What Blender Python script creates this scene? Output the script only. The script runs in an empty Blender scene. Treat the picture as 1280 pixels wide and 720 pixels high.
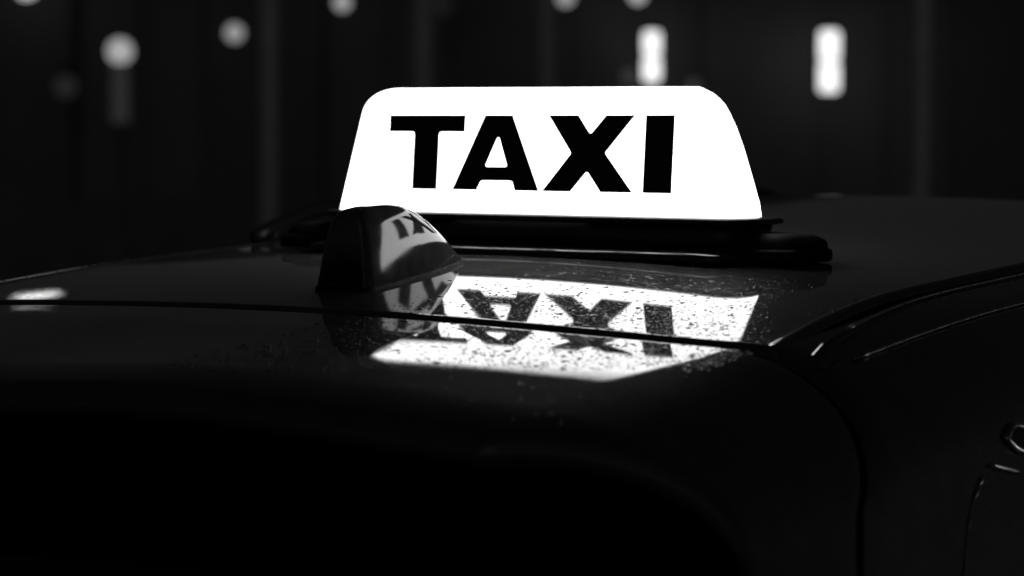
import bpy, math, random
import numpy as np
from mathutils import Vector, Matrix

# ------------------------------------------------------------------ camera
H = 1.53                                   # height of the letter base line above the street
CAM = Vector((1.53524, -2.35027, 0.05762 + H))
YAW, PITCH, ROLL = 0.58315, 0.05518, 0.00436
FPX = 3500.0                               # focal length in pixels of a 1280 wide picture
fw = Vector((-math.sin(YAW)*math.cos(PITCH), math.cos(YAW)*math.cos(PITCH), -math.sin(PITCH)))
rt = Vector((math.cos(YAW), math.sin(YAW), 0)); up = rt.cross(fw)
c_, s_ = math.cos(ROLL), math.sin(ROLL)
rt, up = c_*rt + s_*up, -s_*rt + c_*up
sc = bpy.context.scene
cd = bpy.data.cameras.new('camera'); cam = bpy.data.objects.new('camera', cd); sc.collection.objects.link(cam)
M = Matrix((rt, up, -fw)).transposed().to_4x4(); M.translation = CAM
cam.matrix_world = M
cd.sensor_width = 36; cd.lens = FPX/1280*36; cd.clip_start = 0.05; cd.clip_end = 1000
cd.dof.use_dof = True; cd.dof.focus_distance = 2.54; cd.dof.aperture_fstop = 5.3
sc.camera = cam

# ------------------------------------------------------------------ night sky, exposure
w = bpy.data.worlds.new('World'); sc.world = w; w.use_nodes = True
nt = w.node_tree; nt.nodes.clear()
sky = nt.nodes.new('ShaderNodeTexSky'); sky.sky_type = 'NISHITA'; sky.sun_disc = False
sky.sun_elevation = math.radians(32.0); sky.sun_rotation = math.radians(160); sky.air_density = 1.0; sky.dust_density = 2.0
bw = nt.nodes.new('ShaderNodeRGBToBW'); bg = nt.nodes.new('ShaderNodeBackground'); wo = nt.nodes.new('ShaderNodeOutputWorld')
bg.inputs['Strength'].default_value = 0.0031
nt.links.new(sky.outputs[0], bw.inputs[0]); nt.links.new(bw.outputs[0], bg.inputs['Color']); nt.links.new(bg.outputs[0], wo.inputs['Surface'])
vs = sc.view_settings; vs.view_transform = 'Standard'; vs.look = 'None'; vs.exposure = 0; vs.gamma = 1; vs.use_curve_mapping = False
sc.cycles.use_denoising = True
sc.cycles.max_bounces = 8; sc.cycles.glossy_bounces = 5

# ------------------------------------------------------------------ materials
def new_mat(name):
    m = bpy.data.materials.new(name); m.use_nodes = True
    t = m.node_tree; t.nodes.clear(); o = t.nodes.new('ShaderNodeOutputMaterial')
    return m, t, o
def pbsdf(t, col, rough, metal=0.0, ior=1.5, spec=0.5):
    b = t.nodes.new('ShaderNodeBsdfPrincipled')
    b.inputs['Base Color'].default_value = (col, col, col, 1); b.inputs['Roughness'].default_value = rough
    b.inputs['Metallic'].default_value = metal; b.inputs['IOR'].default_value = ior
    b.inputs['Specular IOR Level'].default_value = spec
    return b
def noise(t, scale, detail=4, rough=0.6, coord='Object'):
    tc = t.nodes.new('ShaderNodeTexCoord'); n = t.nodes.new('ShaderNodeTexNoise')
    n.inputs['Scale'].default_value = scale; n.inputs['Detail'].default_value = detail; n.inputs['Roughness'].default_value = rough
    t.links.new(tc.outputs[coord], n.inputs['Vector']); return n
def ramp(t, src, f0, f1, t0, t1):
    r = t.nodes.new('ShaderNodeMapRange'); r.inputs['From Min'].default_value = f0; r.inputs['From Max'].default_value = f1
    r.inputs['To Min'].default_value = t0; r.inputs['To Max'].default_value = t1
    t.links.new(src, r.inputs['Value']); return r
def bump(t, src, strength, dist, bsdfs):
    b = t.nodes.new('ShaderNodeBump'); b.inputs['Strength'].default_value = strength; b.inputs['Distance'].default_value = dist
    t.links.new(src, b.inputs['Height'])
    for x in bsdfs: t.links.new(b.outputs[0], x.inputs['Normal'])
def simple(name, col, rough, metal=0, nscale=30, nvar=0.25, bmp=0.0, spec=0.5):
    m, t, o = new_mat(name); b = pbsdf(t, col, rough, metal, spec=spec)
    n = noise(t, nscale); r = ramp(t, n.outputs['Fac'], 0.3, 0.7, col*(1-nvar), col*(1+nvar))
    cmb = t.nodes.new('ShaderNodeCombineColor')
    for i in range(3): t.links.new(r.outputs[0], cmb.inputs[i])
    t.links.new(cmb.outputs[0], b.inputs['Base Color'])
    r2 = ramp(t, n.outputs['Fac'], 0.3, 0.7, rough*0.8, min(1, rough*1.25)); t.links.new(r2.outputs[0], b.inputs['Roughness'])
    if bmp: bump(t, n.outputs['Fac'], bmp, 0.01, [b])
    t.links.new(b.outputs[0], o.inputs[0]); return m
def emit(name, strength, col=1.0):
    m, t, o = new_mat(name); e = t.nodes.new('ShaderNodeEmission')
    e.inputs['Color'].default_value = (col, col, col, 1); e.inputs['Strength'].default_value = strength
    t.links.new(e.outputs[0], o.inputs[0]); return m

def paint_mat():
    m, t, o = new_mat('black_paint')
    a = pbsdf(t, 0.030, 0.02)                       # lacquer
    d = pbsdf(t, 0.26, 0.5, spec=0.45)               # thin dried road film
    n1 = noise(t, 26, 6, 0.65); n2 = noise(t, 420, 3, 0.6)
    mul = t.nodes.new('ShaderNodeMath'); mul.operation = 'MULTIPLY'
    r1 = ramp(t, n1.outputs['Fac'], 0.3, 0.75, 0.35, 1.0); r2 = ramp(t, n2.outputs['Fac'], 0.35, 0.75, 0.25, 1.0)
    t.links.new(r1.outputs[0], mul.inputs[0]); t.links.new(r2.outputs[0], mul.inputs[1])
    fac = ramp(t, mul.outputs[0], 0, 1, 0.04, 0.27)
    mx = t.nodes.new('ShaderNodeMixShader'); t.links.new(fac.outputs[0], mx.inputs[0])
    t.links.new(a.outputs[0], mx.inputs[1]); t.links.new(d.outputs[0], mx.inputs[2])
    n3 = noise(t, 900, 2, 0.5); bump(t, n3.outputs['Fac'], 0.02, 0.0004, [a])
    t.links.new(mx.outputs[0], o.inputs[0]); return m
MT = dict(
    paint=paint_mat(),
    gloss=simple('gloss_black_plastic', 0.02, 0.05, nscale=90, nvar=0.3),
    fin=simple('fin_black_lacquer', 0.075, 0.07, nscale=60, nvar=0.3),
    plastic=simple('satin_black_plastic', 0.018, 0.35, nscale=150, nvar=0.3, bmp=0.05),
    rubber=simple('black_rubber', 0.012, 0.7, nscale=200, nvar=0.3, spec=0.25),
    glass=simple('tinted_glass', 0.006, 0.02, nscale=20, nvar=0.2),
    chrome=simple('chrome_trim', 0.6, 0.22, 1.0, nscale=300, nvar=0.2),
    steel=simple('painted_steel', 0.5, 0.55, nscale=12, nvar=0.2),
    satin=simple('satin_trim', 0.3, 0.3, 1.0, nscale=200, nvar=0.3),
    sleeve_glow=emit('self_lit_sleeve', 0.022),  # faint own glow standing in for the globe's light on the sleeve
    rim=simple('alloy_rim', 0.4, 0.3, 1.0),
    lens=simple('dark_lens', 0.03, 0.08),
    water=simple('water', 0.02, 0.01, nscale=50, nvar=0.1),
    letter=simple('black_vinyl', 0.012, 0.5, nscale=100, nvar=0.2, spec=0.3),
    wall=simple('dark_render', 0.13, 0.9, nscale=1.5, nvar=0.15, bmp=0.2),
    stone=simple('dark_stone', 0.13, 0.85, nscale=3, nvar=0.35, bmp=0.2),
    frame=simple('window_frame', 0.12, 0.5),
    blind=simple('drawn_blind_glass', 0.14, 0.5, nscale=2, nvar=0.12),
    asphalt=simple('wet_asphalt', 0.045, 0.35, nscale=40, nvar=0.5, bmp=0.3),
    kerb=simple('kerb_concrete', 0.2, 0.8, nscale=8),
    sign=emit('lit_acrylic', 3.9),
)

# ------------------------------------------------------------------ mesh helpers
COL = sc.collection
def mesh(name, verts, faces, mat, parent=None, smooth=True, flat_if=None):
    me = bpy.data.meshes.new(name); me.from_pydata([tuple(v) for v in verts], [], faces); me.update()
    me.polygons.foreach_set('use_smooth', [smooth]*len(me.polygons))
    me.materials.append(MT[mat] if isinstance(mat, str) else mat)
    o = bpy.data.objects.new(name, me); COL.objects.link(o)
    if parent is not None:
        o.parent = parent
    return o
def root(name, loc, label, cat, group=None):
    o = bpy.data.objects.new(name, None); COL.objects.link(o); o.location = loc; o.empty_display_size = 0.1
    o['label'] = label; o['category'] = cat
    if group: o['group'] = group
    return o
def grid(fn, us, vs_, flip=False):
    V = [fn(u, v) for u in us for v in vs_]; n = len(vs_); Fc = []
    for i in range(len(us)-1):
        for j in range(n-1):
            q = (i*n+j, (i+1)*n+j, (i+1)*n+j+1, i*n+j+1)
            Fc.append(q[::-1] if flip else q)
    return V, Fc
def bevel_box(cx, cy, cz, sx, sy, sz, r=0.004, seg=3):
    """box with rounded edges (superellipsoid-like grid on a cube)"""
    import bmesh
    bm = bmesh.new(); bmesh.ops.create_cube(bm, size=1)
    for v in bm.verts: v.co = Vector((v.co.x*sx, v.co.y*sy, v.co.z*sz))
    bmesh.ops.bevel(bm, geom=bm.edges[:], offset=min(r, 0.45*min(sx, sy, sz)), segments=seg, profile=0.5, affect='EDGES')
    for v in bm.verts: v.co += Vector((cx, cy, cz))
    bm.verts.index_update()
    V = [v.co.copy() for v in bm.verts]; Fc = [[v.index for v in f.verts] for f in bm.faces]; bm.free()
    return V, Fc
def tube(path, r, seg=10, cap=True):
    P = [Vector(p) for p in path]; V = []; Fc = []
    rr = r if isinstance(r, (list, tuple)) else [r]*len(P)
    for i, p in enumerate(P):
        d = (P[min(i+1, len(P)-1)] - P[max(i-1, 0)]).normalized()
        a = d.cross(Vector((0.03, 0.02, 1))).normalized() if abs(d.z) < 0.95 else d.cross(Vector((1, 0, 0))).normalized()
        b = d.cross(a)
        for k in range(seg):
            t = 2*math.pi*k/seg; V.append(p + rr[i]*(math.cos(t)*a + math.sin(t)*b))
    for i in range(len(P)-1):
        for k in range(seg):
            Fc.append((i*seg+k, i*seg+(k+1) % seg, (i+1)*seg+(k+1) % seg, (i+1)*seg+k))
    if cap: Fc.append(tuple(range(seg))[::-1]); Fc.append(tuple((len(P)-1)*seg+k for k in range(seg)))
    return V, Fc
def lathe(prof, seg=24, c=(0, 0, 0), axis='z'):
    V = []; Fc = []; n = len(prof)
    for k in range(seg):
        t = 2*math.pi*k/seg
        for r, z in prof:
            q = (r*math.cos(t), r*math.sin(t), z) if axis == 'z' else (z, r*math.cos(t), r*math.sin(t))
            V.append((q[0]+c[0], q[1]+c[1], q[2]+c[2]))
    for k in range(seg):
        for i in range(n-1):
            a = k*n+i; b = ((k+1) % seg)*n+i; Fc.append((a, b, b+1, a+1))
    return V, Fc
def join(*parts):
    V = []; Fc = []
    for v, f in parts:
        o = len(V); V += list(v); Fc += [tuple(i+o for i in q) for q in f]
    return V, Fc

# ------------------------------------------------------------------ roof form
p1, p2, p3, k2, k4, kx, z0 = 0.04856, -0.14476, -0.08921, 0.09496, -0.09058, -0.00159, -0.06068
ys, ys2 = -0.40294, 0.09849
s1, s2, t0_, ww, hc, hx, t2_ = 0.06913, 0.11954, 0.08077, 0.05335, -0.11710, -0.10823, -0.22919
def crown(x):
    a = abs(x)
    if a > 0.55:                                   # continue straight past the fitted part
        f = lambda q: k2*q*q + k4*q**4
        return f(0.55) + (2*k2*0.55+4*k4*0.55**3)*(a-0.55)
    return k2*a*a + k4*a**4
def prof(y):
    if y <= 0: return p1*y + p2*y*y + p3*y**3
    q = p1*y + 0.0010*y
    if y > 0.84:
        a = min(y, 0.865)-0.84; q -= 2.0*a*a
        if y > 0.865: q -= 0.100*(y-0.865)
    return q
def roofz(x, y): return H + z0 + prof(y) - crown(x) + kx*x
def seam(x): return ys + ys2*x*x
def sfi(t, w_): return w_/4*np.logaddexp(0, 4*t/w_)
def hatchz(x, y):
    ax = min(abs(x), 0.55); q = seam(ax); t = q - y; t0 = max(0.02, t0_ + t2_*ax*ax)
    tc = min(t, 0.165)
    r = max(0.0, min(1.0, (0.2-x)/0.3)); r = r*r*(3-2*r)
    z = roofz(x, q) - (s1 + 0.045*r)*t - (s2-s1)*float(sfi(t-t0, ww)-sfi(-t0, ww)) - hc*(tc*tc+2*tc*(t-tc)) + hx*t*ax*ax
    if t > 0.265: z -= 1.4*(t-0.265)**2
    return z
XS, XR, ZR = 0.44, 0.175, 0.10; TH = math.atan(XR/ZR/(0.075/0.26))                     # shoulder: ellipse from XS outwards
def across(c):
    """c: 0..1 flat top, 1..2 shoulder, 2..3 side -> x, drop"""
    sg = 1 if c >= 0 else -1; a = abs(c)
    if a <= 1: return sg*XS*a, 0.0
    if a <= 2:
        th = (a-1)*TH; return sg*(XS+XR*math.sin(th)), ZR*(1-math.cos(th))
    return sg*(XS+XR*math.sin(TH)+0.075*(a-2)), ZR*(1-math.cos(TH))+0.26*(a-2)
def shut(c):
    a = abs(c)
    if a <= 1: return seam(XS*a)
    if a <= 2: return seam(XS) - 0.012*(a-1) - 0.085*(a-1)**2
    return seam(XS) - 0.097 - 0.14*(a-2)

# ------------------------------------------------------------------ street, building
def ground():
    V, Fc = grid(lambda u, v: (u, v, 0), np.linspace(-300, 300, 13), np.linspace(-300, 300, 13))
    o = mesh('street', V, Fc, 'asphalt', smooth=False); o['kind'] = 'structure'
ground()
def ray(px, py): return fw + rt*((px-640)/FPX) - up*((py-360)/FPX)
AZ = Vector((fw.x, fw.y, 0)).normalized(); SD = Vector((AZ.y, -AZ.x, 0))   # away from camera, to the right
BD = 27.0                                         # distance to the house front
def wallpt(px, py, d):                            # point on the vertical plane d metres ahead
    r = ray(px, py); return CAM + r*(d/r.dot(AZ))
BROOT = CAM + AZ*BD; BROOT.z = 0
ROTZ = math.atan2(SD.y, SD.x)
def building():
    b = root('building', BROOT, 'long dark low building across the street behind the posts', 'building')
    b.rotation_euler.z = ROTZ
    # local: x to the right, y away, z up.  bays with recessed dark windows
    V = []; Fc = []
    bays = list(range(-14, 15)); bw_ = 2.4; top = 3.7; s0, s1_ = 0.9, 3.0
    def q(x0, x1, z0_, z1, y=0.0):
        n = len(V); V.extend([(x0, y, z0_), (x1, y, z0_), (x1, y, z1), (x0, y, z1)]); Fc.append((n, n+1, n+2, n+3))
    x0 = bays[0]*bw_; x1 = bays[-1]*bw_
    q(x0, x1, 0, s0); q(x0, x1, s1_, top)
    for i in bays:
        q(i*bw_-0.55, i*bw_+0.55, s0, s1_)
    n = len(V)
    V.extend([(x0, 0, top), (x1, 0, top), (x1, 8, top), (x0, 8, top), (x0, 8, 0), (x1, 8, 0), (x0, 0, 0), (x1, 0, 0)])
    Fc.extend([(n, n+1, n+2, n+3), (n+3, n+2, n+5, n+4), (n+6, n, n+3, n+4), (n+7, n+5, n+2, n+1)])
    for i in bays[:-1]:
        a, c = i*bw_+0.55, (i+1)*bw_-0.55
        for (xx, y0, y1) in ((a, 0, 0.2), (c, 0, 0.2)):
            m = len(V); V.extend([(xx, 0, s0), (xx, 0.2, s0), (xx, 0.2, s1_), (xx, 0, s1_)]); Fc.append((m, m+1, m+2, m+3))
        m = len(V); V.extend([(a, 0, s0), (c, 0, s0), (c, .2, s0), (a, .2, s0), (a, 0, s1_), (c, 0, s1_), (c, .2, s1_), (a, .2, s1_)])
        Fc.extend([(m, m+1, m+2, m+3), (m+7, m+6, m+5, m+4)])
    mesh('wall', V, Fc, 'wall', b, False)
    for i in bays[3:-4]:
        a, c = i*bw_+0.55, (i+1)*bw_-0.55
        wv, wf = join(*[bevel_box((a+c)/2, 0.17, z, c-a, 0.05, 0.06, 0.005, 1) for z in (s0+0.03, s1_-0.03)],
                      *[bevel_box(x, 0.17, (s0+s1_)/2, 0.06, 0.052, s1_-s0-0.12, 0.005, 1) for x in (a+0.03, (a+c)/2, c-0.03)])
        f = mesh('window', wv, wf, 'frame', b, False)
        for (xa, xb) in ((a+.06, (a+c)/2-.03), ((a+c)/2+.03, c-.06)):
            gv, gf = bevel_box((xa+xb)/2, 0.175, (s0+s1_)/2, xb-xa, 0.008, s1_-s0-0.12, 0.001, 1)
            mesh('pane', gv, gf, 'blind', f, False)
    cv, cf = bevel_box(0, 0.02, top+0.06, bw_*28.4, 0.5, 0.16, 0.02, 2)
    mesh('cornice', cv, cf, 'stone', b, False)
    pv, pf = bevel_box(0, -0.03, 0.25, bw_*28, 0.1, 0.5, 0.02, 2)
    mesh('plinth', pv, pf, 'stone', b, False)
building()
def pavement():
    V, Fc = bevel_box(0, -2.6, 0.05, 66, 5.0, 0.14, 0.02, 2)
    o = mesh('pavement', V, Fc, 'kerb'); o['kind'] = 'structure'; o.location = BROOT; o.rotation_euler.z = ROTZ
pavement()

# ------------------------------------------------------------------ posts in front of the building
def post(px, d, r, label):
    P = wallpt(px, 150, d); g = Vector((P.x, P.y, 0))
    o = root('steel_post', g, label, 'post', 'slim steel posts across the street')
    V, Fc = lathe([(0, 0.04), (r, 0.04), (r, 2.36), (r*0.9, 2.39), (0, 2.4)], 20); mesh('shaft', V, Fc, 'steel', o)
    V, Fc = lathe([(0, 0), (r*2.2, 0), (r*2.2, 0.02), (r*1.4, 0.05), (r, 0.06)], 20); mesh('base_plate', V, Fc, 'steel', o)
post(336, 12.0, 0.042, 'slim grey post leftmost of four, just right of the small round lamp')
post(528, 14.0, 0.055, 'slim grey post above the left end of the lit sign')
post(683, 15.0, 0.050, 'slim grey post above the middle of the lit sign')
post(1151, 13.0, 0.045, 'slim grey post rightmost of four, right of the lit wall lamps')

# ------------------------------------------------------------------ lamps on and before the building
def wall_lamp(px, y0, y1, wpx, strength, label, group='tall wall lamps on the building'):
    d = BD-0.7; a = wallpt(px, y0, d); b = wallpt(px, y1, d); hgt = a.z-b.z; r = wpx/2*d/FPX
    o = root('wall_lamp', (a.x, a.y, b.z), label, 'wall lamp', group); o.rotation_euler.z = ROTZ
    m = emit('lamp_glow', strength)
    g = hgt/2
    for k in (0, 1):
        z = k*(g+0.002); V, Fc = lathe([(0, z), (r*0.8, z), (r, z+0.03), (r, z+g-0.042), (r*0.82, z+g-0.012), (0, z+g-0.012)], 20)
        mesh('diffuser', V, Fc, m, o)
    V, Fc = lathe([(0, g-0.012), (r*0.86, g-0.012), (r*0.86, g+0.002), (0, g+0.002)], 20); mesh('band', V, Fc, 'plastic', o)
    V, Fc = lathe([(0, hgt-0.005), (r*1.05, hgt-0.005), (r*1.05, hgt+0.035), (0, hgt+0.05)], 20); mesh('cap', V, Fc, 'plastic', o)
    V, Fc = bevel_box(0, 0.67, g, r*1.3, 0.04, hgt*0.7, 0.01, 2); mesh('back_plate', V, Fc, 'plastic', o)
    V, Fc = bevel_box(0, 0.34, g, 0.05, 0.64, 0.05, 0.01, 2); mesh('bracket', V, Fc, 'plastic', o)
wall_lamp(815, 38, 102, 21, 1.3, 'tall bright wall lamp just above the right half of the lit sign')
wall_lamp(1037, 37, 115, 25, 1.3, 'tall bright wall lamp standing alone right of the lit sign')
def globe(px, py, rpx, strength, label, d=BD-0.45, wall=True, cat='lamp', name='globe_lamp', group=None, post_h=None):
    P = wallpt(px, py, d); r = rpx*d/FPX
    base = P.z-r*1.05 if post_h is None else 0.0
    o = root(name, (P.x, P.y, base), label, cat, group); o.rotation_euler.z = ROTZ
    zc = P.z-base
    V, Fc = lathe([(max(0.0, r*math.sin(math.pi*i/14)), zc-r*math.cos(math.pi*i/14)) for i in range(15)], 24)
    mesh('globe', V, Fc, emit('lamp_glow', strength), o)
    if post_h is None:
        V, Fc = join(lathe([(0, zc+r*0.97), (r*0.45, zc+r*0.97), (r*0.5, zc+r*1.1), (0, zc+r*1.2)], 16),
                     tube([(0, 0, zc+r*1.1), (0, 0, zc+r*1.5), (0, (BD-d)*0.5, zc+r*1.9), (0, BD-d-0.01, zc+r*1.9)], 0.018, 8))
        mesh('bracket', V, Fc, 'plastic', o)
    else:
        V, Fc = lathe([(0, 0), (0.16, 0), (0.16, 0.03), (0.058, 0.08), (0.058, zc-r*1.05), (r*0.6, zc-r*1.02), (r*0.6, zc-r*0.93), (0, zc-r*0.93)], 18)
        mesh('post', V, Fc, 'stone', o)
        V, Fc = lathe([(0.060, zc-r*1.15-0.42), (0.064, zc-r*1.15-0.41), (0.064, zc-r*1.15-0.01), (0.060, zc-r*1.15)], 18)
        mesh('sleeve', V, Fc, 'sleeve_glow', o)
G = 'globe lamps along the building'
globe(150, 64, 16, 0.40, 'large soft globe lamp on a short post, upper left of the picture', d=21, post_h=1, cat='lamp')
globe(293, 41, 11, 0.34, 'small crisp round bulb lamp left of the leftmost post', name='bulb_lamp', cat='lamp')
globe(428, 3, 10, 0.40, 'globe lamp half cut by the picture top above the sign\'s left corner', group=G)
globe(707, -3, 10, 0.40, 'globe lamp cut by the picture top above the letters A and X', group=G)
globe(797, -6, 10, 0.55, 'globe lamp cut by the picture top directly above the lit wall lamp', group=G)
globe(33, -16, 14, 0.80, 'globe lamp almost hidden above the top left picture corner', group=G)
globe(787, 95, 9, 0.040, 'faint small round lamp touching the left side of the wall lamp', name='bulb_lamp', cat='lamp', group='faint small lamps over the sign')
globe(867, 107, 9, 0.034, 'faint small round lamp peeking over the right shoulder of the sign', name='bulb_lamp', cat='lamp', group='faint small lamps over the sign')
globe(552, 6, 14, 0.009, 'very faint globe lamp beside the second post from the left', group=G)
globe(82, 108, 14, 0.016, 'dim wall globe left of and below the large soft globe lamp', group=G)

def street_lamp(x, y, h, yaw, strength, label):
    o = root('street_lamp', (x, y, 0), label, 'street lamp', 'street lamps beside the road'); o.rotation_euler.z = yaw
    V, Fc = join(lathe([(0, 0), (0.14, 0), (0.14, 0.5), (0.09, 0.6), (0.06, h), (0, h)], 18)); mesh('pole', V, Fc, 'steel', o)
    V, Fc = tube([(0, 0, h-0.2), (0.1, 0, h+0.02), (0.35, 0, h+0.12), (0.7, 0, h+0.14)], 0.035, 10); mesh('arm', V, Fc, 'steel', o)
    V, Fc = bevel_box(0.95, 0, h+0.16, 0.62, 0.26, 0.08, 0.03, 3); mesh('housing', V, Fc, 'steel', o)
    V, Fc = lathe([(max(0.0, math.sin(math.pi*i/12)), -math.cos(math.pi*i/12)) for i in range(13)], 20); V = [(0.97+x*0.20, y*0.05, h+0.112+z*0.011) for x, y, z in V]; mesh('lens', V, Fc, emit('street_lamp_glow', strength), o)
dr = Vector((-0.692, 0.704, 0.160)); Q = Vector((-0.331, -0.354, -0.101+H)) + dr*20
yw = math.atan2(SD.y, SD.x)
street_lamp(Q.x-0.97*math.cos(yw), Q.y-0.97*math.sin(yw), Q.z-0.110, yw, 17, 'street lamp left of view, mirrored as the white streak on the roof\'s left edge')
def glint_light(x, y, label):  # unseen low light, added so that the side trim glints
    o = root('added_glint_light', (x, y, 0), label, 'added light')
    mesh('shaft', *lathe([(0, 0), (0.09, 0), (0.085, 0.72), (0, 0.72)], 20), 'steel', o)
    mesh('lens', *lathe([(0, 0.72), (0.075, 0.72), (0.075, 0.90), (0, 0.90)], 20), emit('added_glint_glow', 120), o)
    mesh('cap', *lathe([(0, 0.90), (0.095, 0.90), (0.09, 0.94), (0, 0.96)], 20), 'steel', o)
glint_light(4.2, 3.6, 'low bollard light right of view, glinting in the trim of the taxi\'s right side')

# ------------------------------------------------------------------ the taxi
car = root('taxi_car', (0, 0.9, 0), 'wet glossy black taxi seen from behind its rear right corner', 'car')
def cpart(name, VF, mat, parent=None, smooth=True):
    V, Fc = VF
    par = parent or car
    off = Vector((0, 0.9, 0))
    return mesh(name, [Vector(v)-off for v in V], Fc, mat, par, smooth)
def xe(y):
    q = max(0.0, min(1.0, (-0.10-y)/0.30)); return 0.456 + 0.036*q**1.5
GAP = 0.0125
def edge_roll(d, r):                              # drop of a rolled edge d metres from the edge
    if d >= r: return 0.0
    q = (r-d)/r; return r*(1-math.sqrt(max(0.0, 1-q*q)))
def roof_panel():
    # v runs along the car: dense near the seam
    ve = [0, 0.0003, 0.0008, 0.0016, 0.0028, 0.0042, 0.006, 0.008] + list(np.linspace(0.012, 0.5, 110)) + list(np.linspace(0.51, 1.2, 40)) + list(np.linspace(1.205, 1.345, 57)) + [1.4] + list(np.linspace(1.45, 2.28, 26))
    us = np.concatenate([np.linspace(-1, -0.94, 25)[:-1], [-0.93], np.linspace(-0.92, 0.92, 93), [0.93], np.linspace(0.94, 1, 25)[1:]])
    R = 0.008
    def fn(u, v):
        y = None
        x = u*0.46; yb = seam(x)+GAP/2
        y = yb+v; x = u*xe(y); y = seam(x)+GAP/2+v
        z = roofz(x, y) - edge_roll(v, R) - edge_roll(max(0, xe(y)-abs(x)), 0.006)*0.9 + 0.0011*math.exp(-((xe(y)-abs(x)-0.008)/0.0028)**2)
        return (x, y, z)
    V, Fc = grid(fn, list(us), ve)
    n = len(ve); nu = len(us)
    # skirts down at the rear edge
    base = len(V)
    for i in range(nu):
        a = V[i*n]; V.append((a[0], a[1]+0.001, a[2]-0.02))
    for i in range(nu-1): Fc.append((i*n, base+i, base+i+1, (i+1)*n))
    for side in (0, nu-1):
        b2 = len(V)
        for j in range(n):
            a = V[side*n+j]; V.append((a[0], a[1], a[2]-0.012))
        for j in range(n-1): Fc.append((side*n+j, side*n+j+1, b2+j+1, b2+j))
    cpart('roof', (V, Fc), 'paint')
roof_panel()
def roof_seal():
    xs = np.linspace(-0.5, 0.5, 60)
    V, Fc = grid(lambda x, t: (x, seam(x)-0.02+0.04*t, roofz(x, seam(x))-0.016-0.004*math.cos(6.28*t)), list(xs), list(np.linspace(0, 1, 7)))
    cpart('tailgate_seal', (V, Fc), 'rubber')
roof_seal()
def outer(c, y):
    x, dz = across(c); return x, dz
def tailgate():
    cs = list(np.linspace(-2.9, -2, 10))[:-1] + list(np.linspace(-2, -1, 26))[:-1] + list(np.linspace(-1, 1, 121)) + list(np.linspace(1, 2, 26))[1:] + list(np.linspace(2, 2.9, 10))[1:]
    R = 0.008
    ts = [0, 0.0003, 0.0008, 0.0016, 0.0028, 0.0042, 0.006, 0.008] + list(np.linspace(0.011, 0.320, 100))
    lip = [(0.328, -0.003), (0.334, -0.009), (0.336, -0.017), (0.332, -0.024), (0.31, -0.029), (0.26, -0.034), (0.22, -0.045), (0.19, -0.06)]
    def fn(c, k):
        if k < len(ts): t, dz2 = ts[k], 0.0
        else: t, dz2 = lip[k-len(ts)]
        a = abs(c); f = 1.0 if a <= 1 else max(0.30, 1-0.70*min(1, (a-1)/1.2))
        x, drop = across(c)
        ysh = shut(c)-GAP/2
        y = ysh - t*f
        tt = seam(x)-y
        xt = x - (0.16*t*t*max(0, (a-0.9)/1.1))*(1 if x > 0 else -1)
        yz = y if a <= 1 else min(y, seam(min(abs(x), .55))-0.0)
        return (xt, y, hatchz(x, max(y, -0.80)) - drop - edge_roll(t, R) + dz2)
    V, Fc = grid(fn, cs, list(range(len(ts)+len(lip))), flip=True)
    n = len(ts)+len(lip); base = len(V)
    for i in range(len(cs)):
        a = V[i*n]; V.append((a[0]*0.995, a[1]-0.001, a[2]-0.02))
    for i in range(len(cs)-1): Fc.append((i*n, (i+1)*n, base+i+1, base+i))
    tg = cpart('tailgate', (V, Fc), 'paint')
    # rear glass, lower skin
    def glass(u, v):
        x = u*(0.555+0.05*v); y = -0.60-0.42*v+0.10*u*u; z = H-0.165-0.42*v-0.02*u*u-0.05*v*v
        return (x, y, z)
    cpart('rear_window', grid(glass, list(np.linspace(-1, 1, 30)), list(np.linspace(0, 1, 20)), True), 'glass', tg)
    def low(u, v):
        x = u*(0.64+0.10*math.sin(v*1.6)); y = -1.02-0.10*math.sin(v*2.2)+0.12*u*u; z = H-0.63-0.45*v
        return (x, y, z)
    cpart('lower_panel', grid(low, list(np.linspace(-1, 1, 24)), list(np.linspace(0, 1, 14)), True), 'paint', tg)
    cpart('number_plate', bevel_box(0, -1.135, H-0.86, 0.5, 0.012, 0.11, 0.005, 2), 'steel', tg)
tailgate()
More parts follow.
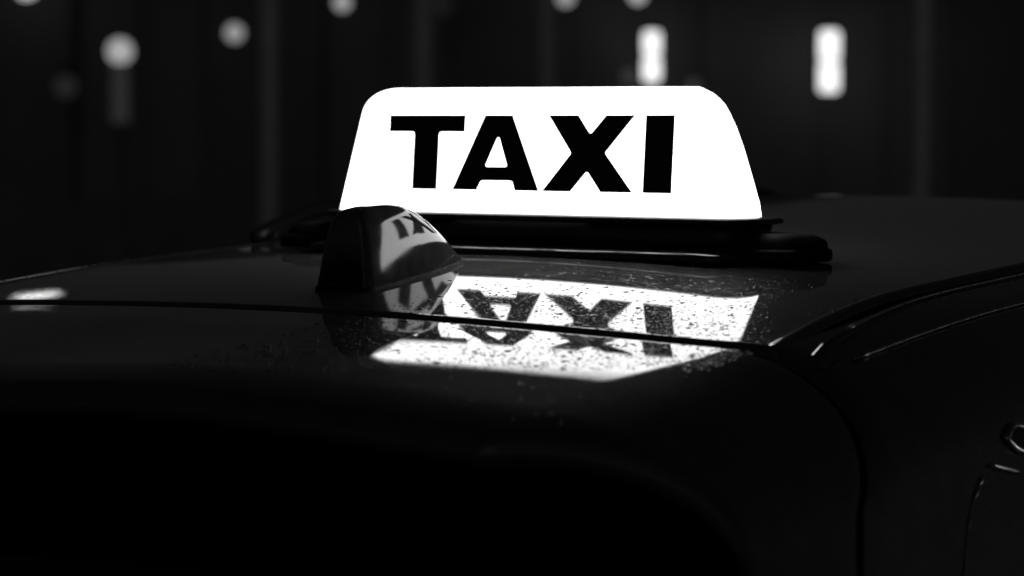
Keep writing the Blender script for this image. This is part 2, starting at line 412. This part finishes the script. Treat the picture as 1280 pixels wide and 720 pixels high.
def body_side(sg):
    # from the outer edge of the roof ditch down to the belt line
    ca = 1.17
    cs = list(np.linspace(ca, 2, 22)) + list(np.linspace(2.05, 3.1, 18))
    vs2 = list(np.linspace(0, 1, 120))
    def fn(c, v):
        y0 = shut(c)+GAP/2; y1 = 2.05+0.55*(max(0, c-1.1))
        y = y0+(y1-y0)*v; x, d = across(c)
        roll = edge_roll((y-y0), 0.006)
        yy = y if y > ys+0.02 else ys+0.02
        z = (roofz(x, yy) if y > seam(min(x, .55)) else hatchz(x, max(y, -0.8))) - d - roll
        if y > 1.6: z -= 0.32*(y-1.6)**1.6
        return (sg*(x - 0.05*max(0, y-1.2)**2*0.6), y, z)
    V, Fc = grid(fn, cs, vs2, flip=(sg < 0))
    cpart('body_side', (V, Fc), 'paint')
    # ditch floor, moulding strip in it
    yl = list(np.linspace(seam(0.48)+0.006, 1.75, 90))
    cpart('roof_ditch', grid(lambda y, t: (sg*(xe(y)-0.003+0.045*t), y, roofz(xe(y), y)-0.011-0.003*t), yl, [0, 0.5, 1], flip=(sg > 0)), 'rubber')
    mp = [(sg*(xe(y)+0.024), y, roofz(xe(y)+0.024, y)-0.006-0.012*max(0, 1-(y-yl[0])/0.09)**2) for y in yl]
    cpart('ditch_moulding', tube(mp, 0.006, 12), 'gloss')
    gp = [(sg*0.531, y, roofz(0.531, y)-0.0125) for y in list(np.linspace(-0.33, 1.6, 70))]
    cpart('gutter_strip', tube(gp, 0.0018, 8), 'satin')
    ep = [(a[0]+sg*0.002, a[1], a[2]+0.0056) for a in mp[4:]]
    cpart('moulding_highlight', tube(ep, 0.0014, 8), 'satin')  # bright strip added to draw the highlight along the moulding
    # raised roof rail further forward
    rp = [(sg*(xe(0.2)+0.024), y, roofz(0.48, y)+0.006+0.026*min(1, max(0, (y-0.17)/0.12))**0.7*min(1, max(0, (1.52-y)/0.12))**0.7) for y in list(np.linspace(0.17, 1.52, 50))]
    rr = cpart('roof_rail', tube(rp, 0.009, 12), 'plastic')
    for yy in (0.23, 0.75, 1.44):
        cpart('foot', bevel_box(sg*(xe(0.2)+0.024), yy, roofz(0.48, yy)+0.010, 0.018, 0.07, 0.026, 0.006, 2), 'plastic', rr)
    return
def sidept(c, y):
    x, d = across(c); return Vector((x, y, roofz(x, max(y, -0.38))-d))
def side_details(sg):
    def sp(X, y, z): return (sg*X, y, H+z)
    def onside(y, z, off=0.004):                   # point on the side skin at height z
        lo, hi = 1.2, 3.1
        for _ in range(40):
            m = (lo+hi)/2; q = sidept(m, y)
            if q.z-H > z: lo = m
            else: hi = m
        q = sidept(lo, y); return Vector((sg*(q.x+off), q.y, q.z))
    # narrow pointed rear end of the side window: pane with a bright surround
    tip = (-0.222, -0.190)
    topl = [(-0.222, -0.190), (-0.205, -0.1815), (-0.195, -0.1815), (-0.17, -0.187), (-0.10, -0.200), (0.05, -0.205), (0.3, -0.20), (1.2, -0.185)]
    botl = [(-0.222, -0.190), (-0.212, -0.1975), (-0.20, -0.202), (-0.17, -0.209), (-0.10, -0.228), (0.05, -0.29), (0.3, -0.36), (1.2, -0.37)]
    def smooth(l, n=8):
        out = []
        for (a, b) in zip(l[:-1], l[1:]):
            for k in range(n): out.append((a[0]+(b[0]-a[0])*k/n, a[1]+(b[1]-a[1])*k/n))
        return out+[l[-1]]
    T = smooth(topl); Bt = smooth(botl)
    V = []; Fc = []
    for a, b in zip(T, Bt): V += [onside(*a, 0.0015), onside(*b, 0.0015)]
    for i in range(len(T)-1): Fc.append((2*i, 2*i+2, 2*i+3, 2*i+1) if sg < 0 else (2*i, 2*i+1, 2*i+3, 2*i+2))
    w_ = cpart('side_window', (V, Fc), 'glass')
    path = [onside(*q, 0.003) for q in reversed(Bt)] + [onside(*q, 0.003) for q in T[1:]]
    cpart('window_trim', tube(path, 0.0027, 8), 'chrome', w_)
    cpart('belt_trim', tube([onside(y, z, 0.003) for y, z in ((-0.262, -0.2085), (-0.255, -0.209), (-0.22, -0.2165), (-0.205, -0.220))], [0.0010, 0.0020, 0.0020, 0.0008], 8), 'chrome')
    dl = [(-0.278, -0.2165), (-0.29, -0.224), (-0.305, -0.234), (-0.318, -0.246), (-0.335, -0.268), (-0.35, -0.287), (-0.37, -0.32), (-0.385, -0.37), (-0.39, -0.43)]
    ds = []
    for (a, b) in zip(dl[:-1], dl[1:]):
        for k in range(5): ds.append((a[0]+(b[0]-a[0])*k/5, a[1]+(b[1]-a[1])*k/5))
    rd = random.Random(5)
    rad = [0.0006 + (0.0012 if any(abs(q[1]-z) < d for z, d in ((-0.2165, 0.004), (-0.226, 0.003), (-0.246, 0.002), (-0.287, 0.004))) else 0) for q in ds]
    cpart('edge_glints', tube([onside(*q, 0.001) for q in ds], rad, 8), 'chrome')  # thin chrome line, thickened at spots, shaped to give the edge glints
for sg in (1, -1):
    body_side(sg); side_details(sg)
def windscreen():
    cpart('windscreen', grid(lambda u, v: (u*(0.50+0.16*v), 1.82+0.85*v-0.10*u*u*(1-v)-0.12*u*u, roofz(0.45*u, 1.80)-0.025-0.42*v-0.08*v*v), list(np.linspace(-1, 1, 24)), list(np.linspace(0, 1, 16))), 'glass')
windscreen()
def lower_body():
    # side view stations: y, half width, top z, bottom z
    st = [(-1.15, 0.66, -0.62, -1.18), (-1.05, 0.76, -0.50, -1.25), (-0.8, 0.80, -0.46, -1.30), (-0.3, 0.82, -0.45, -1.32), (0.5, 0.83, -0.46, -1.33), (1.6, 0.83, -0.48, -1.33),
          (2.3, 0.82, -0.50, -1.32), (2.7, 0.80, -0.56, -1.30), (3.15, 0.72, -0.66, -1.26), (3.35, 0.58, -0.80, -1.20)]
    ys_ = np.linspace(-1.15, 3.35, 60); S = np.array(st)
    def sec(y):
        return [np.interp(y, S[:, 0], S[:, k]) for k in (1, 2, 3)]
    def fn(y, a):
        hw, zt, zb = sec(y); th = a*math.pi
        cx, sz = math.cos(th), math.sin(th)
        x = hw*np.sign(cx)*abs(cx)**0.35; zm = (zt+zb)/2; hz = (zt-zb)/2
        z = zm + hz*(np.sign(sz)*abs(sz)**0.4 if a <= 1 else np.sign(sz)*abs(sz)**0.4)
        return (x, y, H+z)
    V, Fc = grid(fn, list(ys_), list(np.linspace(0, 2, 65)), flip=True)
    Fc.append(tuple(range(65))[::-1] if False else tuple(range(64))); n = len(ys_)
    Fc.append(tuple((n-1)*65+k for k in range(64))[::-1])
    cpart('lower_body', (V, Fc), 'paint')
    cpart('rear_bumper', bevel_box(0, -1.16, H-1.13, 1.45, 0.16, 0.26, 0.06, 4), 'paint')
    for sg in (1, -1):
        cpart('tail_lamp', bevel_box(sg*0.66, -1.10, H-0.72, 0.16, 0.12, 0.24, 0.04, 4), 'lens')
        cpart('head_lamp', bevel_box(sg*0.55, 3.22, H-0.82, 0.26, 0.2, 0.12, 0.05, 4), 'lens')
        cpart('door_mirror', bevel_box(sg*0.86, 1.62, H-0.46, 0.18, 0.1, 0.12, 0.04, 4), 'paint')
        for yw_ in (-0.55, 2.15):
            wv = lathe([(0.0, 0.09), (0.2, 0.09), (0.225, 0.1), (0.30, 0.1), (0.318, 0.07), (0.32, 0), (0.318, -0.07), (0.30, -0.1), (0.2, -0.1), (0, -0.1)], 36, (sg*0.76, yw_, 0.32), 'x')
            wl = cpart('wheel', wv, 'rubber')
            cpart('rim', lathe([(0, 0.105*sg), (0.05, 0.11*sg), (0.08, 0.095*sg), (0.18, 0.097*sg), (0.205, 0.108*sg), (0.215, 0.1*sg)], 30, (sg*0.76, yw_, 0.32), 'x'), 'rim', wl)
lower_body()

# ------------------------------------------------------------------ shark fin aerial
def fin():
    rid = [(-0.318, 0.0), (-0.3165, 0.030), (-0.315, 0.055), (-0.3115, 0.0665), (-0.303, 0.0690), (-0.290, 0.0695), (-0.270, 0.0695), (-0.247, 0.068), (-0.220, 0.0625), (-0.192, 0.0485), (-0.171, 0.0358), (-0.149, 0.0215), (-0.127, 0.0068), (-0.115, 0.0015)]
    yl = [a for a, b in rid]
    S = np.array(rid)
    ysl = list(np.linspace(-0.3175, -0.300, 12)) + list(np.linspace(-0.296, -0.1152, 56))
    def wb(y):                                    # half width at the foot
        t = (-0.115-y)/0.205; t = max(0.0, min(1.0, t))
        b = 0.0298*(1-(1-t)**2.4)**0.75
        e = max(0.0, min(1.0, (y+0.3178)/0.012)); return max(0.0006, b*(0.80+0.20*math.sqrt(e)) if e < 1 else b)
    def ht(y):
        k = np.linspace(-1, 1, 15); wk = np.exp(-(k*1.6)**2); sp = min(0.022, max(0.0008, (y+0.3178)*0.8), max(0.001, (-0.114-y)*0.8))
        return float((np.interp(y+k*sp, S[:, 0], S[:, 1])*wk).sum()/wk.sum())
    na = 33
    def fn(y, a):
        h = ht(y); b = wb(y); th = math.pi*a
        cx, sz = math.cos(th), math.sin(th)
        zz = sz**0.55 if sz > 0 else 0.0
        taper = 1-0.25*zz*min(1, h/0.06)
        x = b*(1+0.04*max(0, 1-zz/0.35)**2)*math.copysign(abs(cx)**0.50, cx)*taper
        # rear face leans forward a little with height
        yy = y + 0.004*zz*max(0, min(1, (-0.27-y)/0.04))
        yy = -0.115+(yy+0.115)*0.955
        return (x, yy, roofz(x, yy)+0.0035+h*zz)
    V, Fc = grid(fn, ysl, list(np.linspace(0, 1, na)), flip=True)
    Fc.append(tuple(range(na)))
    f = cpart('antenna_fin', (V, Fc), 'fin')
    n2 = 26
    out = [(wb(y)+0.0012, y) for y in np.linspace(-0.3178, -0.1135, 40)]
    V = []; Fc = []
    ring = [(x, y) for x, y in out] + [(-x, y) for x, y in reversed(out)]
    for dz, k in ((0.0038, 0.93), (0.0030, 1.03), (-0.002, 1.06)):
        for x, y in ring: yg = -0.115+(-0.216+(y+0.216)*(1+0.02*(k-0.93)/0.1)+0.115)*0.955; V.append((x*k, yg, roofz(x*k, yg)+dz))
    m = len(ring)
    for l in range(2):
        for i in range(m): Fc.append((l*m+i, l*m+(i+1) % m, (l+1)*m+(i+1) % m, (l+1)*m+i)[::-1])
    cpart('gasket', (V, Fc), 'rubber', f)
fin()

# ------------------------------------------------------------------ the lit roof sign
TILT = 0.07978; TAN = math.tan(TILT); CT = math.cos(TILT); ST = math.sin(TILT)
HL = 0.07626
SO = Vector((0, 0.04, H-0.066))
sgn = root('taxi_sign', SO, 'glowing white roof sign with black capitals TAXI on the taxi roof', 'roof sign')
def spart(name, VF, mat, parent=None, smooth=True):
    V, Fc = VF; return mesh(name, [Vector(v)-SO for v in V], Fc, mat, parent or sgn, smooth)
DEP = 0.074                                        # depth at the foot
def sign_shell():
    prof_ = [(-0.0225, 0.2345, 0), (-0.010, 0.2330, 0), (0.02, 0.2245, 0), (0.045, 0.2170, 0), (0.065, 0.2095, 0.0), (0.078, 0.2030, 0.0), (0.086, 0.1985, 0.0004), (0.0925, 0.1930, 0.0014),
             (0.0975, 0.1870, 0.0030), (0.1010, 0.1810, 0.0056), (0.1030, 0.1740, 0.0090), (0.1038, 0.1650, 0.0130)]
    V = []; rings = []; seg = 10
    fine = []
    for A_, B_ in zip(prof_[:-1], prof_[1:]):
        n_ = 4 if A_[0] > 0.075 else 1
        for k in range(n_): fine.append(tuple(p_+(q_-p_)*k/n_ for p_, q_ in zip(A_, B_)))
    fine.append(prof_[-1])
    for z, a, ins in fine:
        yf = TAN*z - 0.0012 + ins; yb = DEP - TAN*z - ins
        r = max(0.012, min(0.030, (yb-yf)*0.45)); r = min(0.013, (yb-yf)*0.45)
        ring = []
        af = max(a, 0.2365-(z+0.0225)*0.232) - (0.0 if z < 0.080 else 0.031*(1-math.sqrt(max(0.0, 1-min(1, (z-0.080)/0.0240)**2))))
        ab = a - 0.0015
        for (cx, cy, a0) in ((af-r*1.2, yf+r, -90), (ab-r*1.2, yb-r, 0), (-ab+r*1.2, yb-r, 90), (-af+r*1.2, yf+r, 180)):
            for k in range(seg+1):
                t = math.radians(a0+90*k/seg); ring.append((cx+r*1.2*math.cos(t), cy+r*math.sin(t), H+z))
        rings.append(ring)
    V = [v for r in rings for v in r]; n = len(rings[0]); Fc = []
    for i in range(len(rings)-1):
        for k in range(n): Fc.append((i*n+k, i*n+(k+1) % n, (i+1)*n+(k+1) % n, (i+1)*n+k))
    Fc.append(tuple((len(rings)-1)*n+k for k in range(n))); Fc.append(tuple(range(n))[::-1])
    spart('lit_shell', (V, Fc), 'sign')
    spart('top_seam', tube([(x, 0.040, H+0.1040) for x in np.linspace(-0.155, 0.155, 12)], 0.0009, 6), 'plastic')
sign_shell()
# letters: outlines in (u along the sign, v up the face), metres; inner corners rounded
def rnd(pts, radii, n=5):
    out = []
    m = len(pts)
    for i, p in enumerate(pts):
        r = radii.get(i, 0)
        if not r: out.append(p); continue
        p = Vector(p); a = Vector(pts[i-1])-p; b = Vector(pts[(i+1) % m])-p
        la, lb = a.length, b.length; a.normalize(); b.normalize()
        k = min(r, 0.45*la, 0.45*lb)
        A = p+a*k; B = p+b*k
        for j in range(n+1):
            t = j/n; out.append(tuple((1-t)**2*A + 2*t*(1-t)*p + t*t*B))
    return out
h = HL
LET = {
 'letter_t': ([(-.1700, h), (-.1700, .0590), (-.1382, .0590), (-.1382, 0), (-.1073, 0), (-.1073, .0590), (-.0756, .0590), (-.0756, h)], {2: .003, 5: .003}, None, {}),
 'letter_a': ([(-.0514, h), (-.0881, 0), (-.0579, 0), (-.0530, .0098), (-.0151, .0098), (-.0118, 0), (.0171, 0), (-.0183, h)], {3: .0028, 4: .0028}, [(-.0343, .0560), (-.0490, .0240), (-.0219, .0240)], {0: .0045, 1: .003, 2: .003}),
 'letter_x': ([(.0247, h), (.0533, .0385), (.0205, 0), (.0542, 0), (.0727, .0208), (.0893, 0), (.1262, 0), (.0925, .0388), (.1253, h), (.0922, h), (.0748, .0570), (.0598, h)], {1: .002, 4: .0032, 7: .002, 10: .0032}, None, {}),
 'letter_i': ([(.1376, h), (.1376, 0), (.1700, 0), (.1700, h)], {}, None, {}),
}
def letter(name, spec, back=False):
    import bmesh
    pts, rad, hole, hrad = spec
    outl = rnd(pts, rad); cu = bpy.data.curves.new('outline', 'CURVE'); cu.dimensions = '2D'; cu.fill_mode = 'BOTH'; cu.extrude = 0.0003
    for loop in ([outl] + ([rnd(hole, hrad)] if hole else [])):
        s = cu.splines.new('POLY'); s.points.add(len(loop)-1); s.use_cyclic_u = True
        for q, pt in zip(s.points, loop): q.co = (pt[0], pt[1], 0, 1)
    tmp = bpy.data.objects.new('tmp', cu); COL.objects.link(tmp)
    dg = bpy.context.evaluated_depsgraph_get(); dg.update(); me = bpy.data.meshes.new_from_object(tmp.evaluated_get(dg))
    V = []
    for v in me.vertices:
        u, vv, d = v.co
        y = vv*ST - d*1.0 - 0.0013; z = H+vv*CT + d*ST
        if back: u = -u; y = DEP - y
        V.append((u, y, z))
    Fc = [tuple(q.vertices)[::-1] if False else tuple(q.vertices) for q in me.polygons]
    bpy.data.objects.remove(tmp); bpy.data.meshes.remove(me); bpy.data.curves.remove(cu)
    spart(name, (V, Fc), 'letter', None, False)
for nm, spc in LET.items(): letter(nm, spc)
for nm, spc in LET.items(): letter(nm, spc, True)
def sign_base():
    def rrect(hx_, y0, y1, r, z, seg=6):
        ring = []
        for (cx, cy, a0) in ((hx_-r, y0+r, -90), (hx_-r, y1-r, 0), (-hx_+r, y1-r, 90), (-hx_+r, y0+r, 180)):
            for k in range(seg+1):
                t = math.radians(a0+90*k/seg); ring.append((cx+r*math.cos(t), cy+r*math.sin(t), z))
        return ring
    def stack(levels, close_top=True):
        rings = [rrect(*l) for l in levels]; n = len(rings[0]); V = [v for r in rings for v in r]; Fc = []
        for i in range(len(rings)-1):
            for k in range(n): Fc.append((i*n+k, i*n+(k+1) % n, (i+1)*n+(k+1) % n, (i+1)*n+k))
        Fc.append(tuple((len(rings)-1)*n+k for k in range(n))); Fc.append(tuple(range(n))[::-1])
        return V, Fc
    # flange the shell sits on
    spart('flange', stack([(0.250, -0.010, 0.088, 0.030, H-0.0300), (0.256, -0.014, 0.092, 0.032, H-0.0285), (0.256, -0.014, 0.092, 0.032, H-0.0250), (0.252, -0.011, 0.089, 0.031, H-0.0232)]), 'plastic')
    spart('housing', stack([(0.240, -0.006, 0.084, 0.028, H-0.056), (0.246, -0.008, 0.086, 0.028, H-0.0302)]), 'plastic')
    # lower tray whose rounded front rim catches the light
    lv = [(0.248, -0.036, 0.104, 0.03, -0.0640), (0.253, -0.042, 0.110, 0.032, -0.0615), (0.255, -0.045, 0.112, 0.033, -0.0575), (0.254, -0.043, 0.111, 0.033, -0.0540), (0.249, -0.037, 0.106, 0.031, -0.0515), (0.240, -0.030, 0.099, 0.03, -0.0508)]
    lv = [(a, b, c, d, H+z) for a, b, c, d, z in lv]
    V, Fc = stack(lv); V = [(x, y, z-0.075*x*x) for x, y, z in V]
    spart('tray', (V, Fc), 'gloss')
    # cross bar with clamp feet
    V, Fc = bevel_box(0, 0.045, 0, 0.66, 0.075, 0.022, 0.006, 3)
    import bmesh
    xs = list(np.linspace(-0.312, 0.312, 40))
    prof2 = [(0.002, -0.008), (0.006, 0.008), (0.014, 0.012), (0.054, 0.012), (0.062, 0.008), (0.066, -0.008), (0.054, -0.011), (0.014, -0.011)]
    V = []; Fc = []; m = len(prof2)
    for x in xs:
        e = 1-max(0, (abs(x)-0.300)/0.012)*0.35
        for (y, z) in prof2: V.append((x, 0.034+(y-0.034)*e, H-0.0455+z*e-0.05*x*x))
    for i in range(len(xs)-1):
        for k in range(m): Fc.append((i*m+k, i*m+(k+1) % m, (i+1)*m+(k+1) % m, (i+1)*m+k)[::-1])
    Fc.append(tuple(range(m))); Fc.append(tuple((len(xs)-1)*m+k for k in range(m))[::-1])
    spart('cross_bar', (V, Fc), 'rubber')
    for sg in (-1, 1):
        xc = sg*0.258; zc = roofz(xc, 0.03)
        spart('foot', bevel_box(xc, 0.034, zc+0.0075, 0.10, 0.080, 0.013, 0.004, 3), 'rubber')
sign_base()

# ------------------------------------------------------------------ rain drops on roof and tailgate
def drops():
    rd = random.Random(11); V = []; Fc = []
    def surf(x, y): return roofz(x, y) if y > seam(x) else hatchz(x, y)
    def clump(x, y): return 0.5+0.25*math.sin(37*x+11*y+1.3)*math.cos(29*y-13*x)+0.25*math.sin(83*x-61*y)
    n = 0
    while n < 9500:
        x = rd.uniform(-0.46, 0.50) if rd.random() < 0.04 else rd.uniform(0.05, 0.49); y = rd.uniform(-0.70, 0.55)
        if abs(y-seam(x)) < 0.014 or abs(x) > xe(y)-0.012: continue
        if -0.33 < y < -0.10 and abs(x) < 0.045: continue
        if -0.055 < y < 0.17 and abs(x) < 0.36: continue
        dens = 0.30 + 0.5*max(0, clump(x, y)) + 0.5*max(0, min(1, (x-0.25)/0.12))
        dens *= (1-max(0, min(0.99, (y+0.30)/0.24)))*(1-max(0, min(0.93, (x-0.34-0.5*max(0, -0.2-y))/0.06)))*(1-max(0, min(0.93, (0.15-x)/0.08)))*(1-max(0, min(0.98, (-0.585+0.75*(x-0.3)-y)/0.03)))
        if rd.random() > dens: continue
        r = 0.00066*math.exp(rd.gauss(0.0, 0.50)); r = min(r, 0.0026)
        if rd.random() < 0.004: r = rd.uniform(0.0022, 0.0038)
        sx = rd.uniform(0.85, 1.2); ph = rd.uniform(0, 6.28); hh = r*rd.uniform(0.16, 0.32)
        seg = 8; b = len(V); z = surf(x, y); e = 0.002
        gx = (surf(x+e, y)-surf(x-e, y))/(2*e); gy = (surf(x, y+e)-surf(x, y-e))/(2*e)
        for (q, hz) in ((1.0, -0.05), (0.86, 0.45), (0.5, 0.85)):
            for k in range(seg):
                t = ph+2*math.pi*k/seg; wob = 1+0.10*math.sin(2*t+ph*3)
                dx = r*q*sx*wob*math.cos(t); dy = r*q/sx*wob*math.sin(t)
                V.append((x+dx, y+dy, z+gx*dx+gy*dy+hh*hz))
        V.append((x, y, z+hh))
        for l in range(2):
            for k in range(seg): Fc.append((b+l*seg+k, b+l*seg+(k+1) % seg, b+(l+1)*seg+(k+1) % seg, b+(l+1)*seg+k))
        for k in range(seg): Fc.append((b+2*seg+k, b+2*seg+(k+1) % seg, b+3*seg))
        n += 1
    o = mesh('rain_drops', V, Fc, 'water'); o['kind'] = 'stuff'
    o['label'] = 'fine rain drops scattered over the black roof and tailgate'; o['category'] = 'rain drops'
drops()
